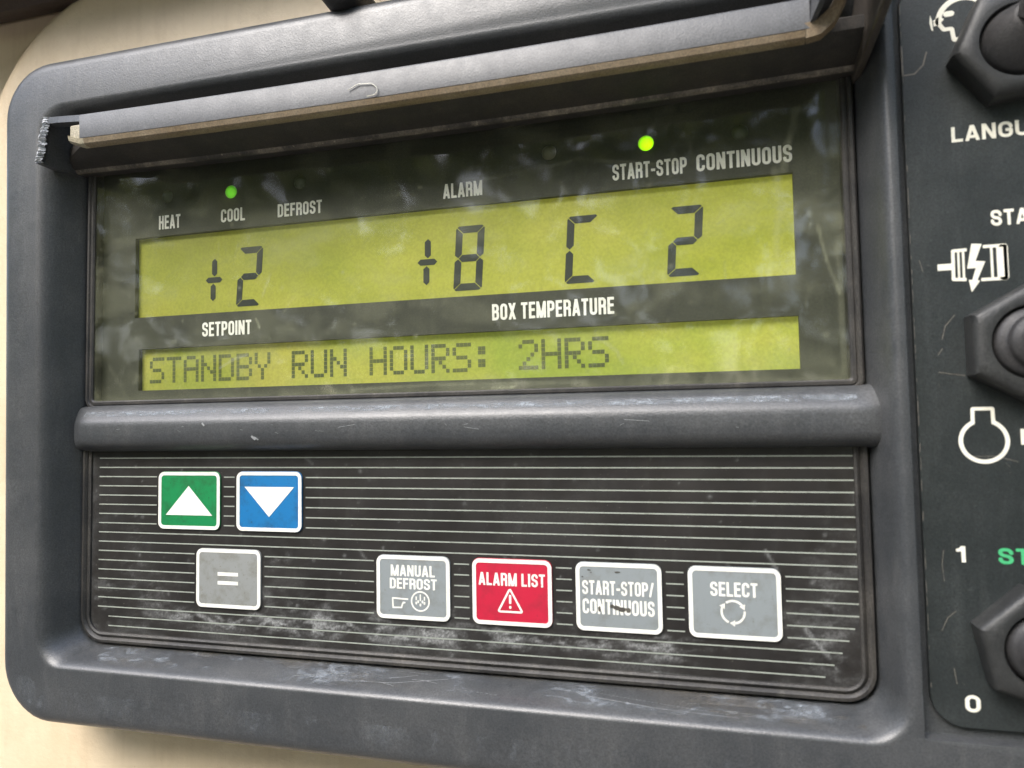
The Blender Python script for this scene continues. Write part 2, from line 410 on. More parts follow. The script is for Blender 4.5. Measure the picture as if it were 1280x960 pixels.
def text_geo(g, text, u0, u1, v0, v1, w, t=.17, wd=.42, gap=.11, m=0, slant=0.):
    """lettering that fills the box u0..u1 by v0..v1"""
    H = v1-v0; tot = 0.; items = []
    for ch in text:
        if ch == ' ': tot += wd*.55; items.append(None); continue
        V, F, gw = glyph(ch, wd, t); items.append((tot, V, F)); tot += gw+gap
    tot -= gap; k = (u1-u0)/tot
    for it in items:
        if it is None: continue
        x, V, F = it
        g.add([(u0+(x+p[0])*k+slant*p[1]*H, v0+p[1]*H, w) for p in V], F, m)
def caption(text, box, w, mt, parent, t=.17, wd=.42, gap=.11, label=None, name='caption'):
    g = Geo(); text_geo(g, text, *box, w, t, wd, gap)
    return g.out(name, mt, parent, label, fix=False)

# ------------------------------------------------------------------ setting: the ground far below the box
gr = mesh('ground', [(-60000, -1400, -60000), (60000, -1400, -60000), (60000, -1400, 60000), (-60000, -1400, 60000)], [(0, 1, 2, 3)], 'soil')
gr['kind'] = 'structure'

# the trees across the yard, seen only as reflections in the window and the gloss of the plastic
def build_trees():
    r = np.random.default_rng(4); V = []; F = []
    for k in range(68):
        q0 = (k % 34)/33; az = radians(-82+164*q0+r.normal(0, 1.5)); R = 8.5+3.0*(k//34)+r.normal(0, .6); top = (3.9+2.6*float(np.clip((q0-.27)*6, 0, 1)))+r.random()*1.7-.7*(k//34 == 0)
        for c in range(25):
            cz = -1.2+top*(c/24)**.9+r.normal(0, .2); sp = .95*math.sin(pi*min(.98, .25+.7*c/24))
            ca = az+r.normal(0, .075)*sp*1.4; cr = R+r.normal(0, .6)
            cx, cy = cr*sin(ca), -cr*cos(ca)
            for q in range(13):
                p = np.array((cx, cy, cz))+r.normal(0, .26, 3); t = r.normal(0, 1, 3); t /= np.linalg.norm(t); n = r.normal(0, 1, 3); b = np.cross(t, n); b /= np.linalg.norm(b)
                L = .13+r.random()*.14; o = len(V)
                for a, bb in ((-1, 0), (0, -.55), (1, 0), (0, .55)): V.append(tuple((p+t*L*a+b*L*bb)*1000))
                F.append((o, o+1, o+2, o+3))
    me = bpy.data.meshes.new('far_trees'); me.from_pydata([(x*S, y*S, z*S) for x, y, z in V], [], F); me.materials.append(M['leaf'])
    o = link('far_trees', me); tag(o, 'green leafy trees across the yard, mirrored in the window', 'trees', kind='stuff')
build_trees()

# cream body skin with the shallow moulded recess the frame sits in
def build_skin():
    us = np.arange(-300, 220.1, 2.0); vs = np.arange(-190, 153.1, 1.5)
    X, Y = np.meshgrid(us, vs)
    L, R, B, T, r = -247, 400, -300, 152, 63
    # distance to the rounded recess outline (positive outside)
    cx, cy, hx, hy = (L+R)/2, (B+T)/2, (R-L)/2-r, (T-B)/2-r
    qx, qy = np.abs(X-cx)-hx, np.abs(Y-cy)-hy
    d1 = np.hypot(np.maximum(qx, 0), np.maximum(qy, 0))+np.minimum(np.maximum(qx, qy), 0)-r
    d = d1
    Z = -13-12*sstep(-6, 12, d)
    Z += .35*(vnoise(X/40, Y/40, 3)-.5)
    ny, nx = X.shape
    V = [(X[j, i], Y[j, i], Z[j, i]) for j in range(ny) for i in range(nx)]
    F = [(j*nx+i, j*nx+i+1, (j+1)*nx+i+1, (j+1)*nx+i) for j in range(ny-1) for i in range(nx-1)]
    o = mesh('body_skin', V, F, 'cream', None, smooth=60)
    s = o.modifiers.new('thickness', 'SOLIDIFY'); s.thickness = .003; s.offset = -1
    tag(o, 'cream painted body skin with a moulded recess behind the black frame', 'body panel')
build_skin()
g = Geo(); prof = [(160, -40), (146.2, -15), (146.6, -12.5), (149, -11), (154, -9), (157, 6), (160, 24), (190, 26), (190, -40)]  # seal strip; its overhang out of view is added to shade skin and frame
g.loft([[(u, v, w) for v, w in prof] for u in (-420, 220)], cap0=True, cap1=True)
tag(g.out('door_seal_overhang', 'door', smooth=40), 'dark brown seal strip above the cream skin, upper left corner, with added shading overhang', 'seal')
# rubber bumper above the frame's top edge
g = Geo(); rings = []
for z, q in ((-9, 5.2), (8, 5.2), (11, 5.0), (13, 4.2), (14, 2.6), (14.3, .5)):
    rings.append([(-92+q*1.05*cos(a), 115.5+q*sin(a), z) for a in np.linspace(0, 2*pi, 29)[:-1]])
g.loft(rings, cap0=True, cap1=True)
tag(g.out('rubber_bumper', 'rubber', smooth=40), 'small round black bumper touching the top edge of the frame', 'bumper')

# ------------------------------------------------------------------ control panel
panel = thing('control_panel', 'weathered black control panel with yellow-green display and striped keypad', 'control panel', (0, 0, 0))
def taper(u, v):                            # the left side leans out a little towards the top
    k = min(max((-u-178)/18, 0), 1); return u-.0215*(v-9)*k
def build_housing():
    rings = []
    def ring(L, R, B, T, r, w): rings.append([(taper(x, y), y, w) for x, y in rrect(L, R, B, T, r, 10)])
    ring(-206.2, 150, -85, 112.3, 17, -12)
    ring(-206.2, 150, -85, 112.3, 17, 4.5)
    for k in range(1, 7):                   # rounded front edge
        a = k/6*pi/2; q = 4.5*(1-cos(a)) ; h = 4.5+5.2*sin(a)
        ring(-206.2+q, 150-q, -85+q, 112.3-q, 17-q*.7, h)
    A = (-192.2, 38.7, -68.4, 97.5); O = (-184, 33.8, -63.6, 91)
    for f, w in ((0, 10), (.07, 9.96), (.14, 9.82), (.21, 9.56), (.28, 9.18), (.35, 8.65), (.42, 7.98), (.49, 7.18), (.60, 5.6), (.75, 3.25), (.9, 1.0), (.97, 0), (1, -.8), (1, -12)):
        b = [A[i]+(O[i]-A[i])*f for i in range(4)]
        ring(*b, 9-2.4*f, w)
    g = Geo(); g.loft(rings+[rings[0]])
    # weld the closing ring
    me_o = g.out('housing', 'plastic', panel, fix=False)
    b = bmesh.new(); b.from_mesh(me_o.data); bmesh.ops.remove_doubles(b, verts=b.verts, dist=1e-7)
    bmesh.ops.recalc_face_normals(b, faces=b.faces); b.to_mesh(me_o.data); b.free()
    c = Geo(); pts = rrect(39.9, 170, -65.9, 101, (.6, 1, 1, 12), 5)
    c.loft([[(x, y, 6.0) for x, y in pts], [(x, y, 30) for x, y in pts]], cap0=True, cap1=True)
    co = c.out('cutter', 'plastic')
    md = me_o.modifiers.new('well', 'BOOLEAN'); md.object = co; md.solver = 'EXACT'
    bv = me_o.modifiers.new('soft', 'BEVEL'); bv.width = .0005; bv.segments = 2; bv.limit_method = 'ANGLE'; bv.angle_limit = radians(50)
    dg = bpy.context.evaluated_depsgraph_get(); new = bpy.data.meshes.new_from_object(me_o.evaluated_get(dg))
    me_o.modifiers.clear(); me_o.data = new; new.name = 'housing'
    bpy.data.objects.remove(co)
    new.polygons.foreach_set('use_smooth', [True]*len(new.polygons)); new.set_sharp_from_angle(angle=radians(38))
    return me_o
build_housing()

# rounded bar between display and keypad, flaring where it meets the side walls
def build_bar():
    prof = [(7.1, -2.5), (7.0, .3), (6.7, 1.3), (6.1, 2.2), (5.2, 3.0), (3.4, 4.35), (2.5, 4.95), (1.7, 5.3), (.6, 5.42), (-1.2, 5.5), (-3.2, 5.4), (-4.3, 5.0), (-5.3, 4.2), (-6.1, 3.0), (-6.6, 1.5), (-6.8, 0), (-6.8, -2.5)]
    us = [-192, -190, -189, -188, -187, -186, -185, -184, -183, -182, -181, -180, -178, -176] + list(np.linspace(-160, 15, 12)) + [24, 28, 29, 30, 31, 32, 33, 34, 35, 36, 37]
    g = Geo(); rings = []
    for u in us:
        e = max((-178.5-u)/6.5, 0) if u < 0 else max((u-31)/4, 0); e = min(e, 1.35)
        k = 1-(.06 if u < 0 else -.05)*e*e; kw = 1-(.52 if u < 0 else .10)*e*e
        rings.append([(u, v*k, w*kw if w > 0 else w) for v, w in prof])
    g.loft(rings, closed=True, cap0=True, cap1=True)
    g.out('divider_bar', 'plastic', panel, smooth=45)
build_bar()

# hood over the display: underside shelf, lip, right cheek and the broken left cheek
def build_hood():
    g = Geo(); rings = []
    for u in np.linspace(-186, 34.5, 30):
        e = (u+186)/220.5; sag = 1.35*4*e*(1-e)
        v0 = 78.4-sag; q = .12+.88*min(1, max(0, (u+183)/9))
        prof = [(v0+2, -3), (v0-.4, -.5), (v0-.5, 1.8), (v0-.4, 2.8), (v0-.05, 3.5), (v0+.35, 3.7), (v0+.55, 3.9), (v0+1.0, 3.9+2.6*q), (v0+2.0, 3.9+7*q), (v0+3.6, 3.9+10.5*q), (v0+6, 3.9+11*q), (91.5, 1.5), (93.5, 2.2), (93.5, -3)]
        rings.append([(u, v, w) for v, w in prof])
    g.loft(rings, cap0=True, cap1=True)
    g.m = [1 if (len(f) == 4 and min(k % 14 for k in f) in (3, 4, 5) and max(k % 14 for k in f) <= 7) else 0 for f in g.f]
    g.out('hood', ['hood', 'lip'], panel, 'dusty dark hinge recess with a pale worn lip above the window', smooth=30)
    # right cheek: a plate standing out towards the viewer
    g = Geo()
    q = [(76.2, -1), (76.3, 3), (77.2, 14), (79, 32), (82, 38), (110, 38), (104, 14), (99, 8), (96, -1)]
    inner = [(33.2+.35*max(0, w-2)*.06, v, w) for v, w in q]; outer = [(35.2+.12*max(0, w-2)*.2+(.0 if v < 90 else 1.2), v+ .6, w) for v, w in q]
    g.loft([inner, outer], cap0=True, cap1=True)
    o = g.out('hood_cheek', 'cheek', panel)
    b = o.modifiers.new('soft', 'BEVEL'); b.width = .0006; b.segments = 3; b.limit_method = 'ANGLE'
    # web behind the cheek running to the well edge
    g = Geo()
    g.loft([[(34.8, 77.5, 9), (35.2, 79.5, 22), (35.8, 96, 22), (34.8, 100, 6)], [(39.2, 88, 9.6), (39.2, 90, 11), (39.4, 104, 11.5), (39.2, 104, 6)]], cap0=True, cap1=True)
    o = g.out('hood_web', 'cheek', panel, smooth=50)
    b = o.modifiers.new('soft', 'BEVEL'); b.width = .001; b.segments = 3; b.limit_method = 'ANGLE'
    # broken left cheek: dark stub whose fracture edge is pale and ragged
    g = Geo()
    rl0 = random.Random(3); N_ = 46; front = []; j1 = vnoise(np.arange(N_)*.35, np.zeros(N_), 31, 3)-.5; j2 = vnoise(np.arange(N_)*.5, np.ones(N_), 32, 3)-.5
    for k in range(N_):
        t_ = k/(N_-1); front.append((-188.8+3.0*t_+1.0*j1[k], 78.2+13.2*t_, 14+1.6*j2[k]))
    back_in = [(-184.4+.8*k/(N_-1), 77.6+13.6*k/(N_-1), 1.0) for k in range(N_)]
    back_out = [(-189.5+1.5*k/(N_-1), 78+14*k/(N_-1), 3.0) for k in range(N_)]
    fi = [(p[0]+2.1+1.3*j2[(k*7) % N_], p[1]-.1, p[2]-.5+1.6*j1[(k*5) % N_]) for k, p in enumerate(front)]
    m0 = [tuple((np.array(a)+np.array(c))/2+np.array((rl0.uniform(-.3, .3), rl0.uniform(-.15, .15), rl0.uniform(-.7, .9)))) for a, c in zip(front, fi)]
    mid = [(-186.9+2.6*k/(N_-1), 78.0+13.3*k/(N_-1), 12.4) for k in range(N_)]
    g.loft([[a, z_, b_, m_, c, d] for a, z_, b_, m_, c, d in zip(front, m0, fi, mid, back_in, back_out)], cap0=True, cap1=True)
    for i, f in enumerate(g.f):
        ks = sorted(k % 6 for k in f)
        if len(f) == 4 and max(f) < 46*6 and set(ks) in ({0, 1}, {1, 2}): g.m[i] = 1
    # upper strap from the stub to the rail end
    g.loft([[(-186.2, 91.6, 13.4), (-186.0, 89.6, 13.6), (-185.0, 89.4, 11), (-185.0, 92, 11)], [(-179, 90.3, 15.2), (-179, 88.4, 15.4), (-178, 88.4, 12), (-178, 90.6, 12)], [(-167, 88.6, 17.0), (-167, 86.6, 17.2), (-167, 86.6, 14), (-167, 89, 14)]], m=2, cap0=True, cap1=True)
    g.out('broken_cheek', ['plastic', 'broken', 'rail'], panel, 'broken black cheek stub with a pale ragged fracture edge')
build_hood()

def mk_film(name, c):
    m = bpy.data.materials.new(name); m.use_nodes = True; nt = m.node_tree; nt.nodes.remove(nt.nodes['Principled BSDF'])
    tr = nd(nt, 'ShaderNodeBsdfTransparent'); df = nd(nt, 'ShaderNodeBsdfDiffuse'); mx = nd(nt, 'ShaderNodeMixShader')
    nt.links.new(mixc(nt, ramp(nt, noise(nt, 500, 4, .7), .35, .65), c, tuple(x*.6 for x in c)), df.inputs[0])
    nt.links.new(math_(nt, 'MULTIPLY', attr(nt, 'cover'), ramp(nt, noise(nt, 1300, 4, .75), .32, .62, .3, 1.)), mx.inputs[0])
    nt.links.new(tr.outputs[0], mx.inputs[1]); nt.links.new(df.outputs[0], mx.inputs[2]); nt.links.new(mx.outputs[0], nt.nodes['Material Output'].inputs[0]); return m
M['film_grey'] = mk_film('grey_dust_and_sheen', (.33, .36, .39)); M['film_tan'] = mk_film('settled_tan_dust', (.20, .18, .15))  # the grey film also carries the bar's painted sheen
def film(name, mp, dom, step, field, mt, label=None):
    X, Y = np.meshgrid(np.linspace(dom[0], dom[1], int((dom[1]-dom[0])/step)+1), np.linspace(dom[2], dom[3], int((dom[3]-dom[2])/step*1.6)+2)); D = np.clip(field(X, Y), 0, .95)
    ny, nx = X.shape; V = [mp(X[j, i], Y[j, i]) for j in range(ny) for i in range(nx)]
    dr = D.ravel(); F = [q for q in ((j*nx+i, j*nx+i+1, (j+1)*nx+i+1, (j+1)*nx+i) for j in range(ny-1) for i in range(nx-1)) if max(dr[k] for k in q) > .01]
    o = mesh(name, V, F, mt, panel, label, smooth=60); a = o.data.attributes.new('cover', 'FLOAT', 'POINT'); a.data.foreach_set('value', dr.astype(np.float32)); return o
def wisps(X, Y, sx, sy, seed, k=4.):
    a = X+sx*.9*(vnoise(X/(sx*1.7), Y/(sy*1.7), seed, 4)-.5); b = Y+sy*1.6*(vnoise(X/(sx*1.4), Y/(sy*1.6), seed+1, 4)-.5)
    return np.clip(1-np.abs(2*vnoise(a/sx, b/sy, seed+2, 5, .6)-1)*k, 0, 1)**1.3
# wear: thin scratches and rubbed dust that follow the ledge below the keypad, the bar and the rim; painted sky sheen on the bar
RIDGE = [(0, 10), (.14, 9.82), (.28, 9.18), (.42, 7.98), (.60, 5.6), (.75, 3.25), (.9, 1.0), (1, -.8)]
def ledge(u, y):                            # y in mm from ridge start (0) to keypad edge (10)
    f = min(max(y/10, 0), 1); w = float(np.interp(f, [a for a, b in RIDGE], [b for a, b in RIDGE])); return (u, -68.4+4.8*f+.11, w+.07)
def rimface(u, y): return (u, y, 9.85)
def scratches(name, mp, lines, mt, label=None, h=.12, blobs=()):
    g = Geo()
    for pts, hw in lines:
        V, F = strokes_mesh([(pts, hw)], max(h*.6, hw*.7)); g.add([mp(x, y) for x, y in V], F)
    for (x0, x1, y0, y1, seed, thr, sx, sy) in blobs:
        X, Y = np.meshgrid(np.arange(x0, x1, .22), np.arange(y0, y1, .22))
        e = np.minimum(np.minimum(X-x0, x1-X)/((x1-x0)*.3), np.minimum(Y-y0, y1-Y)/((y1-y0)*.3)).clip(0, 1)
        D = vnoise(X/sx, Y/sy, seed, 6, .72)*(.55+.45*e)
        V, F = contour_mesh(thr-D, x0, y0, .22); g.add([mp(x, y) for x, y in V], F)
    return g.out(name, mt, panel, label, fix=False)
rl = random.Random(12); lines = []
for k in range(13):
    u0 = rl.choice([rl.uniform(-170, 20), rl.uniform(-125, -60)]); y = rl.uniform(5.0, 9.2); l = rl.uniform(3, 14); a = rl.gauss(0, .8)
    lines.append(([(u0, y), (u0+l*.5, y+a*.4+rl.gauss(0, .15)), (u0+l, y+a)], rl.uniform(.025, .05)))
lines += [([(-108, 5.6), (-102, 6.4), (-98, 8.6), (-96, 9.3)], .05), ([(-104, 5.4), (-100, 6.8), (-94, 7.2)], .06), ([(-96, 5.4), (-80, 5.9), (-66, 7.9)], .05), ([(-30, 6.8), (-14, 5.4), (4, 4.8)], .05), ([(-28, 7.6), (-10, 6.2), (2, 5.4)], .03)]
scratches('scuff_marks', ledge, lines, 'scuff', 'pale scratches on the ledge below the keypad')
def f_ledge(X, Y):
    n = vnoise(X/13, Y/3, 61, 5); c = sstep(10.2, 8.6, Y)*sstep(3.2, 5.2, Y)
    d = .85*wisps(X, Y, 9, 1.5, 64, 5)*sstep(.45, .6, n)*sstep(4.2, 5.6, Y)
    d += .9*wisps(X, Y, 5, 2.2, 81, 3.5)*np.exp(-((X+101)/9)**2)
    return d*.8*c+.15*sstep(.4, .7, n)*c
film('rubbed_dust', ledge, (-182, 32, 3, 10), .45, f_ledge, 'film_grey', 'pale dust rubbed along the ledge below the keypad')
def f_tan(X, Y):
    n = vnoise(X/15, Y/4, 71, 5, .6)
    return (.55*sstep(.42, .6, n)*sstep(-25, 12, X)+.35*sstep(.5, .68, n)*sstep(-60, -90, X)*sstep(-178, -160, X)+.5*np.exp(-(10-Y)/.7)*sstep(.35, .6, n))*sstep(3.4, 6, Y)
film('settled_dust', ledge, (-182, 32, 3, 10), .5, f_tan, 'film_tan', 'tan dust settled in the lower corners of the recess')
film('bar_dust_sheen', lambda u, y: (u, 5.2-1.8*y+.03, 3.0+1.35*y+.06), (-180, 31, 0, 1), .45, lambda X, Y: (.75*wisps(X, Y*3, 8, 1.2, 91, 4)+.42*sstep(.3, .65, vnoise(X/9, Y*2, 94, 5)))*sstep(0, .3, Y)*sstep(1, .7, Y), 'film_grey')  # dusty film brightened to paint a sky highlight on the bar's upper chamfer
film('rim_dust', rimface, (-199, 36, -80.5, -70), .6, lambda X, Y: (.14*sstep(.45, .75, vnoise(X/9, Y/16, 101, 6, .65))+.12*sstep(.60, .78, vnoise(X/2.2, Y/6, 102, 4)))*sstep(-80.5, -78, Y)*sstep(-70, -72, Y)*sstep(-199, -194, X), 'film_grey')
lines = [([(-121.5, -2.6), (-120.2, -3.6)], .32), ([(-120.6, -2.9), (-119.3, -3.7)], .2), ([(-137.5, 1.2), (-136.6, .4)], .22), ([(-60, -1.0), (-56, -1.6)], .06), ([(-20, .2), (-14, -.3)], .06), ([(-95, -.6), (-90, .1)], .05)]
for k in range(12):
    u0 = rl.uniform(-170, 26); y = rl.uniform(-2.4, .6); lines.append(([(u0, y), (u0+rl.uniform(.3, 1.5), y+rl.gauss(0, .3))], rl.uniform(.025, .05)))
scratches('bar_nicks', lambda u, y: (u, y, 5.58-.07*max(0, abs(y+1)-1.2)), lines, 'scuff')

# gaskets
def ring_gasket(name, box, r, prof, inner_r=None):
    L, R, B, T = box; g = Geo(); rings = []
    for q, w in prof:
        rr = [max(x-q, .6) for x in (r if isinstance(r, tuple) else (r,)*4)]
        rings.append([(x, y, w) for x, y in rrect(L+q, R-q, B+q, T-q, tuple(rr), 8)])
    g.loft(rings); return g.out(name, 'gasket', panel, smooth=35)
ring_gasket('keypad_gasket', (-183.8, 33.6, -63.3, -2), (8, 7, 2, 2), [(0, -1.5), (.15, .3), (.5, .9), (1.2, 1.0), (1.7, .5), (1.9, .15), (2.2, .5), (2.7, .75), (3.2, .5), (3.4, -.3)])
ring_gasket('window_gasket', (-183.8, 33.6, 5.4, 82), (4, 3, 1, 1), [(0, -3), (.15, .1), (.6, .55), (1.3, .6), (1.6, .2), (1.9, .45), (2.6, .5), (3.0, .1), (3.2, -6)])

# keypad membrane with its pinstripes and chalky smears
BUTTONS = [('green', -156.3, -135.2, -29.3, -12.7), ('blue', -129.9, -109.0, -29.3, -12.6), ('grey', -143.1, -121.9, -51.0, -34.4),
           ('coolgrey', -86.8, -66.0, -51.0, -34.4), ('red', -60.1, -39.2, -51.0, -34.4), ('coolgrey', -33.4, -12.5, -51.0, -34.4), ('coolgrey', -6.6, 14.2, -51.0, -34.4)]
def build_keypad():
    us = np.linspace(-181.5, 31.5, 460); vs = np.linspace(-62, 0, 140); X, Y = np.meshgrid(us, vs)
    n1 = vnoise(X/9, Y/4, 11, 6, .65); n2 = vnoise(X/30, Y/12, 12, 4)
    wx = X+6*(vnoise(X/11, Y/11, 41, 4)-.5); wy = Y+5*(vnoise(X/9, Y/9, 42, 4)-.5)
    wisp = np.clip(1-np.abs(2*vnoise(wx/6.5, wy/2.2, 43, 5, .6)-1)*4.2, 0, 1)**1.3
    band = np.exp(-((Y+54.3+.02*(X+80)*.0)/2.6)**2)*sstep(-172, -130, X)*sstep(16, -14, X)
    D = band*sstep(.40, .62, n1)*(.12+.85*wisp)
    D += np.exp(-((Y+51)/7)**2)*sstep(.52, .75, n1)*.35
    for (cx, cy, sx, sy, a) in ((-75, -55.5, 10, 2.2, .5), (-36, -54.6, 13, 1.8, .75), (-20, -54.4, 10, 1.5, .8), (-105, -54.5, 7, 2.5, .6), (-110, -51, 10, 4, .3), (-165, -40, 4, 12, .22), (-158, -46, 8, 5, .25), (-116, -37, 6, 3, .25), (24, -42, 4, 14, .3), (22, -52, 6, 5, .3)):
        D += a*np.exp(-((X-cx)/sx)**2-((Y-cy)/sy)**2)*(.25+.9*wisp)*sstep(.36, .62, vnoise(X/3.2, Y/2.2, int(cx*7+2000), 5, .7))
    D += .05*sstep(.5, .8, n2)+.03*sstep(.55, .8, vnoise(X/2, Y/6, 15, 4))
    edge = np.minimum(np.minimum(X+181.5, 31.5-X), Y+62); D += .35*np.exp(-edge/1.6)*sstep(.35, .65, n1)
    for pts, wd, a in (([(-142.5, -53.5), (-133, -56.5), (-128, -53.8)], .3, .6), ([(-95, -53), (-88, -57)], .25, .4), ([(19, -48), (24, -54), (25.5, -56.5)], .3, .6), ([(2.5, -34), (4, -37)], .25, .3), ([(11, -30.5), (13.5, -35)], .25, .5),
                       ([(-123.5, -56), (-119, -53)], .35, .7), ([(-104.5, -51.5), (-106, -55.5), (-103, -56.5)], .3, .5), ([(-15, -60), (-2, -61)], .3, .4), ([(-108, -8.9), (-106, -10.5)], .3, .25), ([(-92, -33.5), (-90, -36)], .25, .3)):
        D += a*sstep(wd+.35, wd*.4, segdist(X, Y, pts))*sstep(.3, .6, n1)
    for _ in range(90):
        cx, cy, q = random.uniform(-180, 30), random.uniform(-61, -8), random.uniform(.25, .5)
        D += random.uniform(.1, .5)*np.exp(-((X-cx)**2+(Y-cy)**2)/q**2)
    D = np.clip(D*.8, 0, .8)
    ny, nx = X.shape; g = Geo()
    g.v = [(X[j, i], Y[j, i], 0) for j in range(ny) for i in range(nx)]
    g.f = [(j*nx+i, j*nx+i+1, (j+1)*nx+i+1, (j+1)*nx+i) for j in range(ny-1) for i in range(nx-1)]; g.m = [0]*len(g.f)
    nb = len(g.v)
    for k in range(20):
        v = -6.06-2.739*k; h = .165
        L, R = (-177.9 if k < 18 else -174), (31.2 if k < 13 else 31.2-(k-12)**1.75*.28)
        cuts = sorted((b[1]-.9, b[2]+.9) for b in BUTTONS if b[3]-.7 < v < b[4]+.7)
        x = L
        for a, b in cuts+[(R, None)]:
            n = max(2, int((a-x)/6)); xs = np.linspace(x, a, n)
            for p, q in zip(xs[:-1], xs[1:]): g.flat([(p, v-h), (q, v-h), (q, v+h), (p, v+h)], .06, 1)
            x = b
    o = g.out('keypad_membrane', ['keypad', 'stripe'], panel, 'black keypad membrane with fine pale stripes and chalky smears', fix=False)
    a = o.data.attributes.new('dirt', 'FLOAT', 'POINT'); a.data.foreach_set('value', np.concatenate([D.ravel(), np.zeros(len(g.v)-nb)]).astype(np.float32))
build_keypad()

# ------------------------------------------------------------------ buttons
def make_button(spec, label):
    c, L, R, B, T = spec; g = Geo()
    g.loft([[(x, y, w) for x, y in rrect(L+q, R-q, B+q, T-q, 1.9-q*.6, 7)] for q, w in ((0, -.1), (.05, .28), (.25, .42), (.9, .46))], cap1=True)
    b = g.out('button', c, panel, label, smooth=40)
    g = Geo(); o_ = rrect(L+.12, R-.12, B+.12, T-.12, 1.85, 7); i_ = rrect(L+1.1, R-1.1, B+1.1, T-1.1, .9, 7)
    g.loft([[(x, y, .46) for x, y in o_], [(x, y, .54) for x, y in o_][:], [(x, y, .54) for x, y in i_], [(x, y, .46) for x, y in i_]])
    g.out('border', 'white_print', b); return b
ZB = .52
def sym(strokes, h, b, name='symbol', mt='white_print', subtract=(), extra=()):
    g = Geo()
    if strokes:
        V, F = strokes_mesh(strokes, h, None, subtract); g.add([(x, y, ZB) for x, y in V], F)
    for p in extra: g.flat(p, ZB)
    return g.out(name, mt, b, fix=False)
b = make_button(BUTTONS[0], 'green button with a white up triangle')
sym([], .1, b, 'arrow_symbol', extra=[[(-153.6, -25.2), (-137.8, -25.2), (-145.8, -16.8)]])
b = make_button(BUTTONS[1], 'blue button with a white down triangle')
sym([], .1, b, 'arrow_symbol', extra=[[(-127.2, -16.9), (-119.3, -25.2), (-111.4, -16.9)]])
b = make_button(BUTTONS[2], 'dirty grey button with an equals sign')
sym([], .1, b, 'equals_symbol', extra=[[(-135.9, v), (-129.2, v), (-129.2, v+1.0), (-135.9, v+1.0)] for v in (-41.95, -44.4)])

b = make_button(BUTTONS[3], 'grey button lettered MANUAL DEFROST')
g = Geo(); text_geo(g, 'MANUAL', -82.6, -70.2, -39.8, -36.9, ZB, .165, .5, .08); text_geo(g, 'DEFROST', -82.9, -69.7, -43.1, -40.3, ZB, .165, .5, .08); g.out('lettering', 'white_print', b, fix=False)
def circ(cx, cy, r, a0=0, a1=360, n=40): return [(cx+r*cos(radians(a0+(a1-a0)*i/n)), cy+r*sin(radians(a0+(a1-a0)*i/n))) for i in range(n+1)]
cx, cy = -74.3, -46.1
st = [(circ(cx, cy, 2.45), .2)]
for dx, dy, l in ((-1.15, .25, 1.0), (0, .1, 1.7), (1.15, .25, 1.0)): st.append(([(cx+dx, cy+dy), (cx+dx, cy+dy+l)], .17))
for dx, dy in ((-1.15, -.45), (0, -.9), (1.15, -.45), (-.6, -.1), (.6, -.1)): st.append(([(cx+dx, cy+dy-.15), (cx+dx, cy+dy+.15)], .24, False))
st += [([(-80.0, -45.6), (-82.1, -45.55), (-82.0, -48.0), (-79.6, -47.9), (-79.3, -46.9), (-78.9, -46.6)], .2), ([(-80.9, -45.6), (-77.7, -45.7)], .2), ([(-79.3, -46.6), (-78.5, -46.6)], .2)]
sym(st, .07, b, 'hand_and_defrost_symbol')

b = make_button(BUTTONS[4], 'red button lettered ALARM LIST with a warning triangle')
g = Geo(); text_geo(g, 'ALARM LIST', -58.3, -41.0, -41.1, -37.9, ZB, .165, .5, .085); g.out('lettering', 'white_print', b, fix=False)
sym([(rounded([(-50.1, -41.8), (-53.2, -47.5), (-46.9, -47.5)], .25, True), .25), ([(-50.05, -43.3), (-50.05, -45.5)], .3), ([(-50.05, -46.3), (-50.05, -46.45)], .3, False)], .07, b, 'warning_symbol')
g = Geo(); g.flat(rrect(-42.35, -41.95, -40.7, -40.2, .15, 4), ZB+.06); g.out('scuff', 'red', b, fix=False)

b = make_button(BUTTONS[5], 'grey button lettered START-STOP/ CONTINUOUS with a worn dark smudge')
g = Geo(); text_geo(g, 'START-STOP/', -31.7, -14.5, -42.2, -38.8, ZB, .165, .48, .08); text_geo(g, 'CONTINUOUS', -31.7, -14.4, -46.8, -43.2, ZB, .165, .48, .08); g.out('lettering', 'white_print', b, fix=False)
def smudge(blobs, b, seed, thr=0., h=.09, w=ZB+.05):
    x0 = min(q[0]-q[2]*2 for q in blobs); x1 = max(q[0]+q[2]*2 for q in blobs); y0 = min(q[1]-q[3]*2 for q in blobs); y1 = max(q[1]+q[3]*2 for q in blobs)
    X, Y = np.meshgrid(np.arange(x0, x1, h), np.arange(y0, y1, h)); D = np.zeros(X.shape)
    for cx, cy, sx, sy in blobs: D = np.maximum(D, np.exp(-((X-cx)/sx)**2-((Y-cy)/sy)**2))
    D = D*(.35+1.0*vnoise(X/.9, Y/.9, seed, 4, .7))
    V, F = contour_mesh(.52-D, x0, y0, h); g = Geo(); g.add([(x, y, w) for x, y in V], F); g.out('smudge', 'stain', b, fix=False)
smudge([(-24.6, -44.8, .7, .6), (-23.4, -45.1, 1.0, .7), (-22.0, -45.4, 1.3, .8), (-20.6, -45.6, .9, .8), (-27.6, -45.6, .45, .9)], b, 5)
smudge([(-30.0, -36.3, .7, .25), (-29.5, -36.9, .4, .2), (-31.6, -38.0, .3, .2), (-23.0, -36.6, .9, .3)], b, 8)
b = make_button(BUTTONS[6], 'wide grey button lettered SELECT with circling arrows')
g = Geo(); text_geo(g, 'SELECT', -1.5, 9.0, -41.2, -37.9, ZB, .165, .48, .08); g.out('lettering', 'white_print', b, fix=False)
cx, cy, q = 3.45, -44.7, 2.55; st = []; ex = []
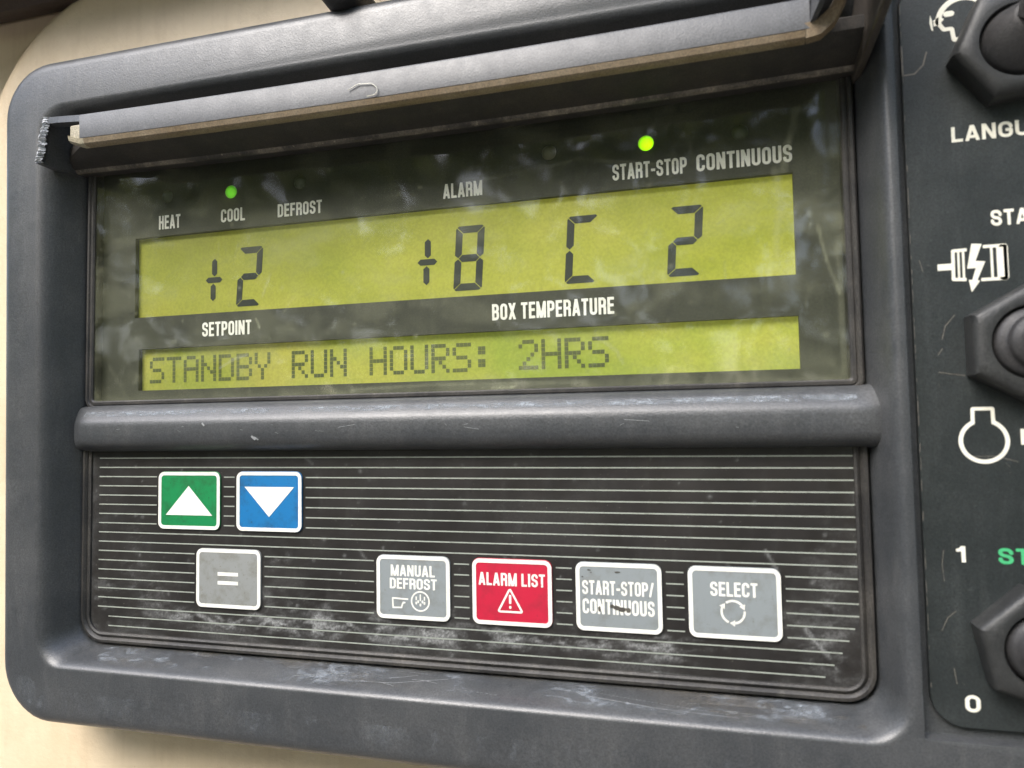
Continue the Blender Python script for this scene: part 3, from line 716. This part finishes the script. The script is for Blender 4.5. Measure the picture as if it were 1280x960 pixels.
for a0 in (20, 140, 260):
    st.append((circ(cx, cy, q, a0+16, a0+106, 18), .26))
    a = radians(a0+6); px, py = cx+q*cos(a), cy+q*sin(a); tx, ty = sin(a), -cos(a); nx_, ny_ = cos(a), sin(a)
    ex.append([(px+tx*.65, py+ty*.65), (px-tx*.55+nx_*.72, py-ty*.55+ny_*.72), (px-tx*.55-nx_*.72, py-ty*.55-ny_*.72)])
sym(st, .07, b, 'circling_arrows_symbol', extra=ex)

# ------------------------------------------------------------------ display
WM = -3.0                                   # front of the dark mask
WL = -4.5                                   # lcd surface
U1 = (-168.6, 20.3, 33.6, 58.1); U2 = (-167.0, 20.45, 11.35, 23.9)
def build_mask():
    xs = sorted({-184, 34, U1[0], U1[1], U2[0], U2[1]}); ys = sorted({4, 86, U1[2], U1[3], U2[2], U2[3]})
    def hole(x, y): return any(q[0] < x < q[1] and q[2] < y < q[3] for q in (U1, U2))
    g = Geo()
    for x0, x1 in zip(xs[:-1], xs[1:]):
        for y0, y1 in zip(ys[:-1], ys[1:]):
            if not hole((x0+x1)/2, (y0+y1)/2): g.flat([(x0, y0), (x1, y0), (x1, y1), (x0, y1)], WM)
    for L, R, B, T in (U1, U2):
        p = [(L, B), (R, B), (R, T), (L, T)]
        for i in range(4):
            a, c = p[i], p[(i+1) % 4]; g.add([(*a, WM), (*c, WM), (*c, WL-.2), (*a, WL-.2)], [(0, 1, 2, 3)])
    g.box(-184, 34, 4, 86, -11, -6.5)
    g.out('display_mask', 'mask', panel, fix=False)
build_mask()
def screen(name, q, mt, label):
    g = Geo(); g.box(q[0]-1, q[1]+1, q[2]-1, q[3]+1, -6.2, WL); return g.out(name, mt, panel, label)
lcd = screen('lcd_screen', U1, 'lcd', 'yellow-green backlit screen showing large seven-segment digits')
msg = screen('message_screen', U2, 'lcd_low', 'narrow yellow-green screen showing a dot-matrix message')
SEG = {'8': 'abcdefg', '2': 'abged', 'C': 'adef'}
def digit(ch, u, v, wd=8.1, h=17.5, t=1.95, sl=1.15, label=None):
    g = Geo(); e = .13; m = h/2; t2 = t/2; q = .65
    P = dict(a=[(q+e, h), (wd-q-e, h), (wd-e-.2, h-.35), (wd-t-e, h-t), (t+e, h-t), (e+.2, h-.35)],
             d=[(q+e, 0), (e+.2, .35), (t+e, t), (wd-t-e, t), (wd-e-.2, .35), (wd-q-e, 0)],
             f=[(0, h-q-e), (.25, h-.4-e), (t, h-t-e), (t, m+t2+e), (t2, m+e), (0, m+t2*.8+e)],
             b=[(wd, h-q-e), (wd, m+t2*.8+e), (wd-t2, m+e), (wd-t, m+t2+e), (wd-t, h-t-e), (wd-.25, h-.4-e)],
             e=[(0, q+e), (0, m-t2*.8-e), (t2, m-e), (t, m-t2-e), (t, t+e), (.25, .4+e)],
             c=[(wd, q+e), (wd-.25, .4+e), (wd-t, t+e), (wd-t, m-t2-e), (wd-t2, m-e), (wd, m-t2*.8-e)],
             g=[(t2+e, m), (t+e, m+t2), (wd-t-e, m+t2), (wd-t2-e, m), (wd-t-e, m-t2), (t+e, m-t2)])
    for s in SEG[ch]: g.flat([(u+x+sl*y/h, v+y) for x, y in P[s]], WL+.06)
    return g.out('digit', 'segment', lcd, label, fix=False)
digit('2', -133.9, 35.2, label='digit 2 of the setpoint'); digit('8', -66.0, 35.4, label='digit 8 of the box temperature')
digit('C', -35.5, 35.3, label='letter C'); digit('2', -9.6, 35.3, label='digit 2 at the right')
def plus(u, v):
    g = Geo()
    def hexv(cx, y0, y1, t): g.flat([(cx, y0), (cx+t, y0+t*.9), (cx+t+.03, y1-t*.9), (cx+.1, y1), (cx-t+.05, y1-t*.9), (cx-t, y0+t*.9)], WL+.06)
    hexv(u+.2, v+1.05, v+6.4, .9); hexv(u-.3, v-6.3, v-1.05, .9)
    t = .85; g.flat([(u-2.85, v), (u-2, v-t), (u+2.1, v-t), (u+2.95, v), (u+2.1, v+t), (u-2, v+t)], WL+.06)
    g.out('plus_sign', 'segment', lcd, fix=False)
plus(-141.5, 43.7); plus(-73.4, 43.9)
FONT = dict(S='01111 10000 10000 01110 00001 00001 11110', T='11111 00100 00100 00100 00100 00100 00100', A='01110 10001 10001 11111 10001 10001 10001', N='10001 10001 11001 10101 10011 10001 10001',
            D='11110 10001 10001 10001 10001 10001 11110', B='11110 10001 10001 11110 10001 10001 11110', Y='10001 10001 10001 01010 00100 00100 00100', R='11110 10001 10001 11110 10100 10010 10001',
            U='10001 10001 10001 10001 10001 10001 01110', H='10001 10001 10001 11111 10001 10001 10001', O='01110 10001 10001 10001 10001 10001 01110')
FONT[':'] = '00000 01100 01100 00000 01100 01100 00000'; FONT['2'] = '01110 10001 00001 00010 00100 01000 11111'
g = Geo()
for i, ch in enumerate('STANDBY RUN HOURS: 2HRS'):
    if ch == ' ': continue
    for r, row in enumerate(FONT[ch].split()):
        for c, bit in enumerate(row):
            if bit == '1':
                x = -164.2+6.11*i+1.06*c; y = 21.4-1.13*(r+1); g.flat([(x+.03, y+.05), (x+1.03, y+.05), (x+1.03, y+1.08), (x+.03, y+1.08)], WL+.06)
g.out('message_text', 'dot', msg, 'dot-matrix text STANDBY RUN HOURS: 2HRS', fix=False)
ZC = WM+.07
for tx, bx in (('HEAT', (-160.0, -152.3, 60.1, 64.3)), ('COOL', (-138.0, -129.8, 60.3, 64.2)), ('DEFROST', (-118.9, -104.6, 60.1, 63.9)), ('ALARM', (-68.0, -56.9, 60.4, 64.4)),
               ('START-STOP', (-22.3, -4.0, 60.5, 64.6)), ('CONTINUOUS', (-1.7, 20.3, 60.6, 64.8)), ('SETPOINT', (-144.3, -127.6, 26.7, 30.9)), ('BOX TEMPERATURE', (-54.7, -22.7, 26.7, 31.0))):
    caption(tx, bx, ZC, 'window_print', panel, .165, .47, .085, 'white caption reading '+tx)
for u, v, mt, lb in ((-157, 70, 'led_off', None), (-134.6, 69.2, 'led_mid', 'green indicator lamp lit above COOL'), (-111.6, 69.6, 'led_off', None), (-38.6, 69.7, 'led_offw', 'unlit clear lamp right of ALARM'), (-13.8, 69.2, 'led_on', 'bright lime indicator lamp lit above START-STOP'), (8.7, 69.2, 'led_off', None)):
    g = Geo(); rings = []
    for a in (0, 12, 24, 36, 48, 60, 70, 80): rings.append([(u+2.0*cos(radians(a))*cos(t), v+2.0*cos(radians(a))*sin(t), WM-.3+1.3*sin(radians(a))) for t in np.linspace(0, 2*pi, 25)[:-1]])
    g.loft(rings, cap1=True); g.out('indicator_lamp', mt, panel, lb, smooth=60)
# clear window, dusty and scratched
def build_window():
    us = np.linspace(-181.2, 31.0, 420); vs = np.linspace(7.6, 80, 150); X, Y = np.meshgrid(us, vs)
    n = vnoise(X/7, Y/7, 21, 6, .65); D = np.zeros(X.shape)
    D += .34*np.exp(-(Y-7.6)/2.2)*(.3+n)+.10*np.exp(-((X+150)/22)**2-((Y-62)/7)**2)*sstep(.3, .7, n)+.13*sstep(.5, .72, vnoise(X/16, Y/9, 23, 5))+.10*np.exp(-((X+62)/30)**2-((Y-69)/4)**2)*sstep(.45, .65, vnoise(X/4, Y/4, 24, 4)) + .10*np.exp(-(X+181.2)/6)*n
    D += .20*np.exp(-(31-X)/5)*sstep(.4, .7, n)
    sc = [([(21.5, 72), (18.5, 62), (18, 58)], .8, .28), ([(16, 58), (17.2, 50), (16, 44), (15.8, 38)], .9, .2), ([(25, 44), (26.5, 36), (29, 28)], .12, .35), ([(29, 40), (29.3, 10)], .5, .2),
          ([(-27, 21), (-22, 17), (-20.5, 14)], .25, .4), ([(-25, 30), (-22, 26)], .12, .3), ([(-122, 37), (-119.5, 43)], .2, .3), ([(-115, 32), (-112, 36)], .15, .2), ([(-124, 30.5), (-123, 28)], .2, .4),
          ([(-136, 17), (-131, 19.5), (-127, 20.3)], .22, .5), ([(-54, 8.8), (-48, 9)], .3, .4), ([(-94, 9.5), (-70, 10.2), (-30, 9.6)], .25, .25), ([(-118, 50), (-85, 56), (-50, 57)], 2.2, .10), ([(-60, 63), (-30, 66), (-5, 61.5)], .2, .15)]
    for pts, wd, a in sc: D += a*sstep(wd+.45, wd*.3, segdist(X, Y, pts))*(.4+.8*n)
    for _ in range(150):
        cx, cy, q = random.uniform(-178, 29), random.uniform(9, 74), random.uniform(.25, .6)
        D += random.uniform(.05, .35)*np.exp(-((X-cx)**2+(Y-cy)**2)/q**2)
    for _ in range(70):
        cx, cy, a, l = random.uniform(-178, 29), random.uniform(12, 74), random.gauss(1.5, .5), random.uniform(1, 7)
        D += random.uniform(.04, .16)*sstep(.42, .1, segdist(X, Y, [(cx, cy), (cx+l*cos(a), cy+l*sin(a))]))
    ny, nx = X.shape
    V = [(X[j, i], Y[j, i], -.2) for j in range(ny) for i in range(nx)]
    F = [(j*nx+i, j*nx+i+1, (j+1)*nx+i+1, (j+1)*nx+i) for j in range(ny-1) for i in range(nx-1)]
    o = mesh('display_window', V, F, 'glass', panel, 'dusty scratched clear window over the screens')
    a = o.data.attributes.new('dirt', 'FLOAT', 'POINT'); a.data.foreach_set('value', np.clip(D, 0, .8).ravel().astype(np.float32))
build_window()

# ------------------------------------------------------------------ flip-up lid left open: grey rail, brown metal edge, right arm
lid = thing('flip_lid', 'open flip-up lid rail in worn grey with a brown metal edge above the display', 'lid', (0, 84, 18))
def lid_part(g, name, mt, lb=None, smooth=35):
    o = g.out(name, mt, lid, lb, smooth=smooth); o.matrix_parent_inverse = Matrix.Translation(W(0, 84, 18)).inverted(); return o
def build_lid():
    g = Geo(); rings = []
    for u in np.linspace(-168.3, 22.4, 26):
        s = (u+168.3)/190.7; sag = 4*s*(1-s)*.9
        rings.append([(u, v-sag, w) for v, w in [(81.6, 17.9), (81.5, 18.1), (87.6, 18.3), (88.2, 18.0), (88.5, 17.2), (88.6, 15.5), (82, 15.2)]])
    g.loft(rings, cap0=True, cap1=True); lid_part(g, 'rail', 'rail')
    g = Geo(); rings = []
    for u in [-172.4, -171.8, -171, -170, -168.5, -167, -165, -163] + list(np.linspace(-155, 21.5, 24)):
        s = (u+168.3)/190.7; sag = 4*s*(1-s)*.9
        e = max(0, (-168.5-u)/3.7)
        rings.append([(u, v-sag+e*1.2, w) for v, w in [(81.3, 18.2), (80.0, 17.8), (79.5, 17.0), (79.5, 15.4), (81.3, 15.2)]])
    g.loft(rings, cap0=True, cap1=True); g.m = [1 if np.mean([g.v[i][0] for i in f]) < -166 else 0 for f in g.f]; lid_part(g, 'metal_edge', ['brass', 'cream_stub'])
    g = Geo()
    P = [(21.2, 80.3, 17.2), (24.0, 80.6, 17.6), (26.6, 82.3, 18.8), (28.2, 84.8, 21.5), (29.6, 88.5, 29), (31.5, 93, 44)]
    rings = [[(u-.6, v+2.6, w-1.0), (u-.2, v+2.4, w+.9), (u+.4, v-.6, w+.5), (u+.6, v-.9, w-1.6), (u+.2, v+2.0, w-2.4)] for u, v, w in P]
    g.loft(rings, cap0=True, cap1=True); lid_part(g, 'elbow_edge', 'brass')
    g = Geo()
    rings = [[(u, v, w) for u, v, w in ((22.4+k*6.0, 82.6+k*8, 18.2+k*26), (23.6+k*6.0, 82.8+k*8, 18.4+k*26), (24.2+k*6.0, 90+k*8, 18.2+k*26), (22.4+k*6.0, 90+k*8, 16+k*26))] for k in (0, .33, .66, 1)]
    g.loft(rings, cap0=True, cap1=True); lid_part(g, 'side_arm', 'rail')
    g = Geo(); g.box(-172.0, -168.2, 81.2, 85.6, 15.6, 17.9)
    o = lid_part(g, 'broken_end', 'cream_stub', 'cream coloured broken end of the rail')
    b_ = o.modifiers.new('soft', 'BEVEL'); b_.width = .0004; b_.segments = 2
build_lid()
# pale curled fibre stuck on the rail
def tube(g, pts, r, n=6):
    rings = []
    for i, p in enumerate(pts):
        a = np.array(pts[max(i-1, 0)]); c = np.array(pts[min(i+1, len(pts)-1)]); t = (c-a)/np.linalg.norm(c-a)
        k = np.cross(t, (0, 0, 1)); k = k/np.linalg.norm(k); l = np.cross(t, k)
        rings.append([tuple(np.array(p)+r*(cos(q)*k+sin(q)*l)) for q in np.linspace(0, 2*pi, n+1)[:-1]])
    g.loft(rings, cap0=True, cap1=True)
g = Geo(); pts = rounded([(-84.7, 83.2), (-82, 84.3), (-78.3, 84.0), (-76.6, 82.4), (-77.2, 81.0), (-79.6, 80.9)], 1.6)
tube(g, [(x, y, 18.55) for x, y in pts], .12)
tag(g.out('stray_fibre', 'fibre', smooth=60), 'short pale curled fibre clinging to the grey lid rail', 'fibre')

# ------------------------------------------------------------------ switch panel on the right
sw = thing('switch_panel', 'black printed switch plate with white symbols at the right of the display', 'switch panel', (95, 15, 6))
inv = Matrix.Translation(W(95, 15, 6)).inverted()
def sp(o): o.matrix_parent_inverse = inv; return o
g = Geo(); pl = rrect(41.9, 148, -63.9, 98.5, (6.5, 2, 2, 11), 10)
g.loft([[(x, y, 5.8) for x, y in pl], [(x, y, 7.2) for x, y in pl], [(x, y, 7.3) for x, y in rrect(42.05, 147.9, -63.75, 98.4, (6.4, 2, 2, 10.9), 10)]], cap1=True)
sp(g.out('printed_plate', 'sheet', sw, smooth=30))
ZS = 7.38
def scap(*a, **k): return sp(caption(a[0], a[1], ZS, a[2], sw, .19, .68, .12, 'caption reading '+a[0] if len(a) < 4 else a[3]))
scap('LANGUAGE', (50.8, 73.9, 57.6, 60.9), 'cream_print'); scap('STANDBY', (57.3, 73.7, 39.1, 42.4), 'cream_print'); scap('DIESEL', (60.6, 75.0, -6.3, -3.1), 'cream_print')
scap('START', (55.5, 70.7, -30.5, -27.3), 'green_print', 'green caption beginning ST')
scap('1', (47.9, 49.6, -30.4, -27.1), 'cream_print', 'number 1'); scap('0', (48.2, 51.0, -60.6, -57.2), 'cream_print', 'number 0')
def icon(name, strokes, h=.09, polys=(), sub=(), label=None):
    g = Geo()
    if strokes:
        V, F = strokes_mesh(strokes, h, None, sub); g.add([(x, y, ZS) for x, y in V], F)
    for p in polys: g.flat(p, ZS)
    return sp(g.out(name, 'cream_print', sw, label, fix=False))
lines = [([(42.3, 73.4), (44.4, 73.5), (46.1, 75.2), (46.9, 78)], .16), ([(42.1, 73.2), (42.1, 80)], .18), ([(47.2, 15.8), (47.9, 18.6), (49.8, 20.9)], .07), ([(46.3, 12.6), (47.2, 13.9)], .07), ([(46.2, 9.0), (51.2, 8.1)], .06), ([(48.2, 8.6), (49.6, 8.4)], .1),
         ([(45.6, -28), (45.2, -31), (45.5, -34.5)], .05), ([(44.6, -44.5), (45.8, -41.8), (47.4, -40.4)], .06), ([(51.5, -8.7), (56, -8.6), (60, -9.8)], .05), ([(43.6, 33), (44.2, 30.4)], .05), ([(46.5, -52), (46.9, -55.2)], .06)]
for k in range(18):
    u0, y, a, l = rl.uniform(42.6, 66), rl.uniform(-62, 84), rl.uniform(0, pi), abs(rl.gauss(.5, .8)); lines.append(([(u0, y), (u0+l*cos(a), y+l*sin(a))], rl.uniform(.02, .04)))
for k in range(44):
    y = -56+146*k/44+rl.gauss(0, 1); lines.append(([(42.02+rl.random()*.1, y), (42.05+rl.random()*.1, y+rl.uniform(.4, 3))], rl.uniform(.03, .07)))
g = Geo()
for pts, hw in lines:
    V, F = strokes_mesh([(pts, hw)], max(.08, hw*.8)); g.add([(x, y, ZS-.03) for x, y in V], F)
sp(g.out('plate_scratches', 'dust', sw, fix=False))
# electric motor with a lightning bolt arrow
k = rounded
icon('motor_symbol', [([(52.6, 34.5), (50.0, 34.4), (49.9, 28.4), (52.3, 28.2)], .33), ([(51.0, 34.5), (50.95, 28.3)], .2), ([(51.9, 34.5), (51.85, 28.2)], .22),
     ([(55.6, 34.9), (59.6, 34.9), (59.6, 28.0), (55.0, 28.0)], .33), ([(57.1, 34.9), (57.1, 28.0)], .24), ([(58.2, 34.9), (58.2, 28.0)], .2), ([(47.0, 31.1), (49.8, 31.1)], .68)], .08,
     polys=[rrect(58.4, 60.1, 27.7, 35.1, .6, 4), [(53.5, 35.7), (55.4, 35.5), (54.1, 32.0), (55.9, 31.8), (54.3, 28.0), (54.75, 27.75), (53.15, 25.5), (52.7, 28.1), (53.35, 28.05), (54.1, 30.5), (52.5, 30.5)]])
icon('engine_symbol', [(rounded([(52.1, -2.0), (52.15, 1.15), (55.8, 1.15), (55.85, -2.0)], .15), .36, True), (circ(54.0, -5.5, 4.25, 116, 424, 50), .42)])
icon('talking_head_symbol', [(circ(54.1, 84.0, 4.7, 185, 32, 24), .55), (rounded([(49.4, 83.8), (50.4, 82.3), (51.9, 82.3), (52.2, 79.7), (53.4, 79.9)], .3), .42), ([(51.0, 85.6), (51.9, 85.6)], .6, False), ([(49.0, 83.9), (50.2, 84.9)], .5)],
     polys=[[(47.9, 85.9), (48.25, 84.6), (48.35, 82.3), (48.0, 82.6), (47.7, 84.2)], [(48.45, 84.6), (49.5, 85.2), (49.4, 83.4), (48.5, 83.3)]])

def toggle(u, v, ang, R, tilt, label, ribs=1.):
    t = thing('toggle_switch', label, 'switch', (u, v, 7.3), 'toggle switches on the plate')
    iv = Matrix.Translation(W(u, v, 7.3)).inverted(); g = Geo(); rings = []
    def hexring(q, w, rot=0):
        out = []
        for i in range(6):
            a = radians(ang+60*i); a2 = radians(ang+60*(i+1))
            p0 = (cos(a), sin(a)); p1 = (cos(a2), sin(a2))
            for s in np.linspace(0, 1, 7)[:-1]: out.append((u+q*(p0[0]+(p1[0]-p0[0])*s), v+q*(p0[1]+(p1[1]-p0[1])*s), w))
        return out
    def crc(q, w): return [(u+q*cos(radians(ang)+2*pi*i/36), v+q*sin(radians(ang)+2*pi*i/36), w) for i in range(36)]
    g.loft([hexring(R, 7.3), hexring(R, 11.6), hexring(R*.965, 12.4), hexring(R*.90, 12.9), crc(R*.70, 13.1), crc(R*.625, 13.0), crc(R*.60, 12.3), crc(R*.60, 10.4)])
    o = g.out('hex_nut', 'nut', t, smooth=32); o.matrix_parent_inverse = iv
    g = Geo(); d = np.array((tilt[0], tilt[1], 1.)); rings = []
    for q, w in ((.585, 0), (.585, 1.6), (.56, 2.4), (.50, 2.9), (.465, 3.0), (.445, 3.5), (.46, 4.0), (.43, 4.6), (.375, 5.0), (.35, 5.4), (.36, 6.0), (.32, 6.6), (.26, 7.2)):
        q = q*ribs+(1-ribs)*float(np.interp(w, [0, 2, 4, 5.5, 7.2], [.585, .56, .47, .38, .26]))
        rings.append([(u+R*q*cos(a)+tilt[0]*w*w*.05, v+R*q*sin(a)+tilt[1]*w*w*.05, 10.4+w) for a in np.linspace(0, 2*pi, 33)[:-1]])
    g.loft(rings, cap1=True); o = g.out('rubber_boot', 'rubber', t, smooth=60); o.matrix_parent_inverse = iv
    g = Geo(); rings = []; base = np.array((u+tilt[0]*2.2, v+tilt[1]*2.2, 16.5)); d = d/np.linalg.norm(d)
    for q, l in ((.27, 0), (.25, 4), (.27, 9), (.29, 13), (.26, 15), (.15, 16.2)):
        k1 = np.cross(d, (1, 0, 0)); k1 /= np.linalg.norm(k1); k2 = np.cross(d, k1); c = base+d*l
        rings.append([tuple(c+R*q*(cos(a)*k1+sin(a)*k2)) for a in np.linspace(0, 2*pi, 25)[:-1]])
    g.loft(rings, cap0=True, cap1=True); o = g.out('lever', 'rubber', t, smooth=60); o.matrix_parent_inverse = iv
toggle(62.6, 75.6, 186, 12.3, (.35, 1.1), 'topmost toggle switch with black hex nut, lever tipped up, above LANGU', 0.)
toggle(62.0, 14.1, 150, 12.2, (.9, .25), 'middle toggle switch in a hex nut between motor and engine symbols')
toggle(61.4, -46.2, 162, 12.2, (.9, .2), 'lowest toggle switch in a worn hex nut beside the number 0', .3)
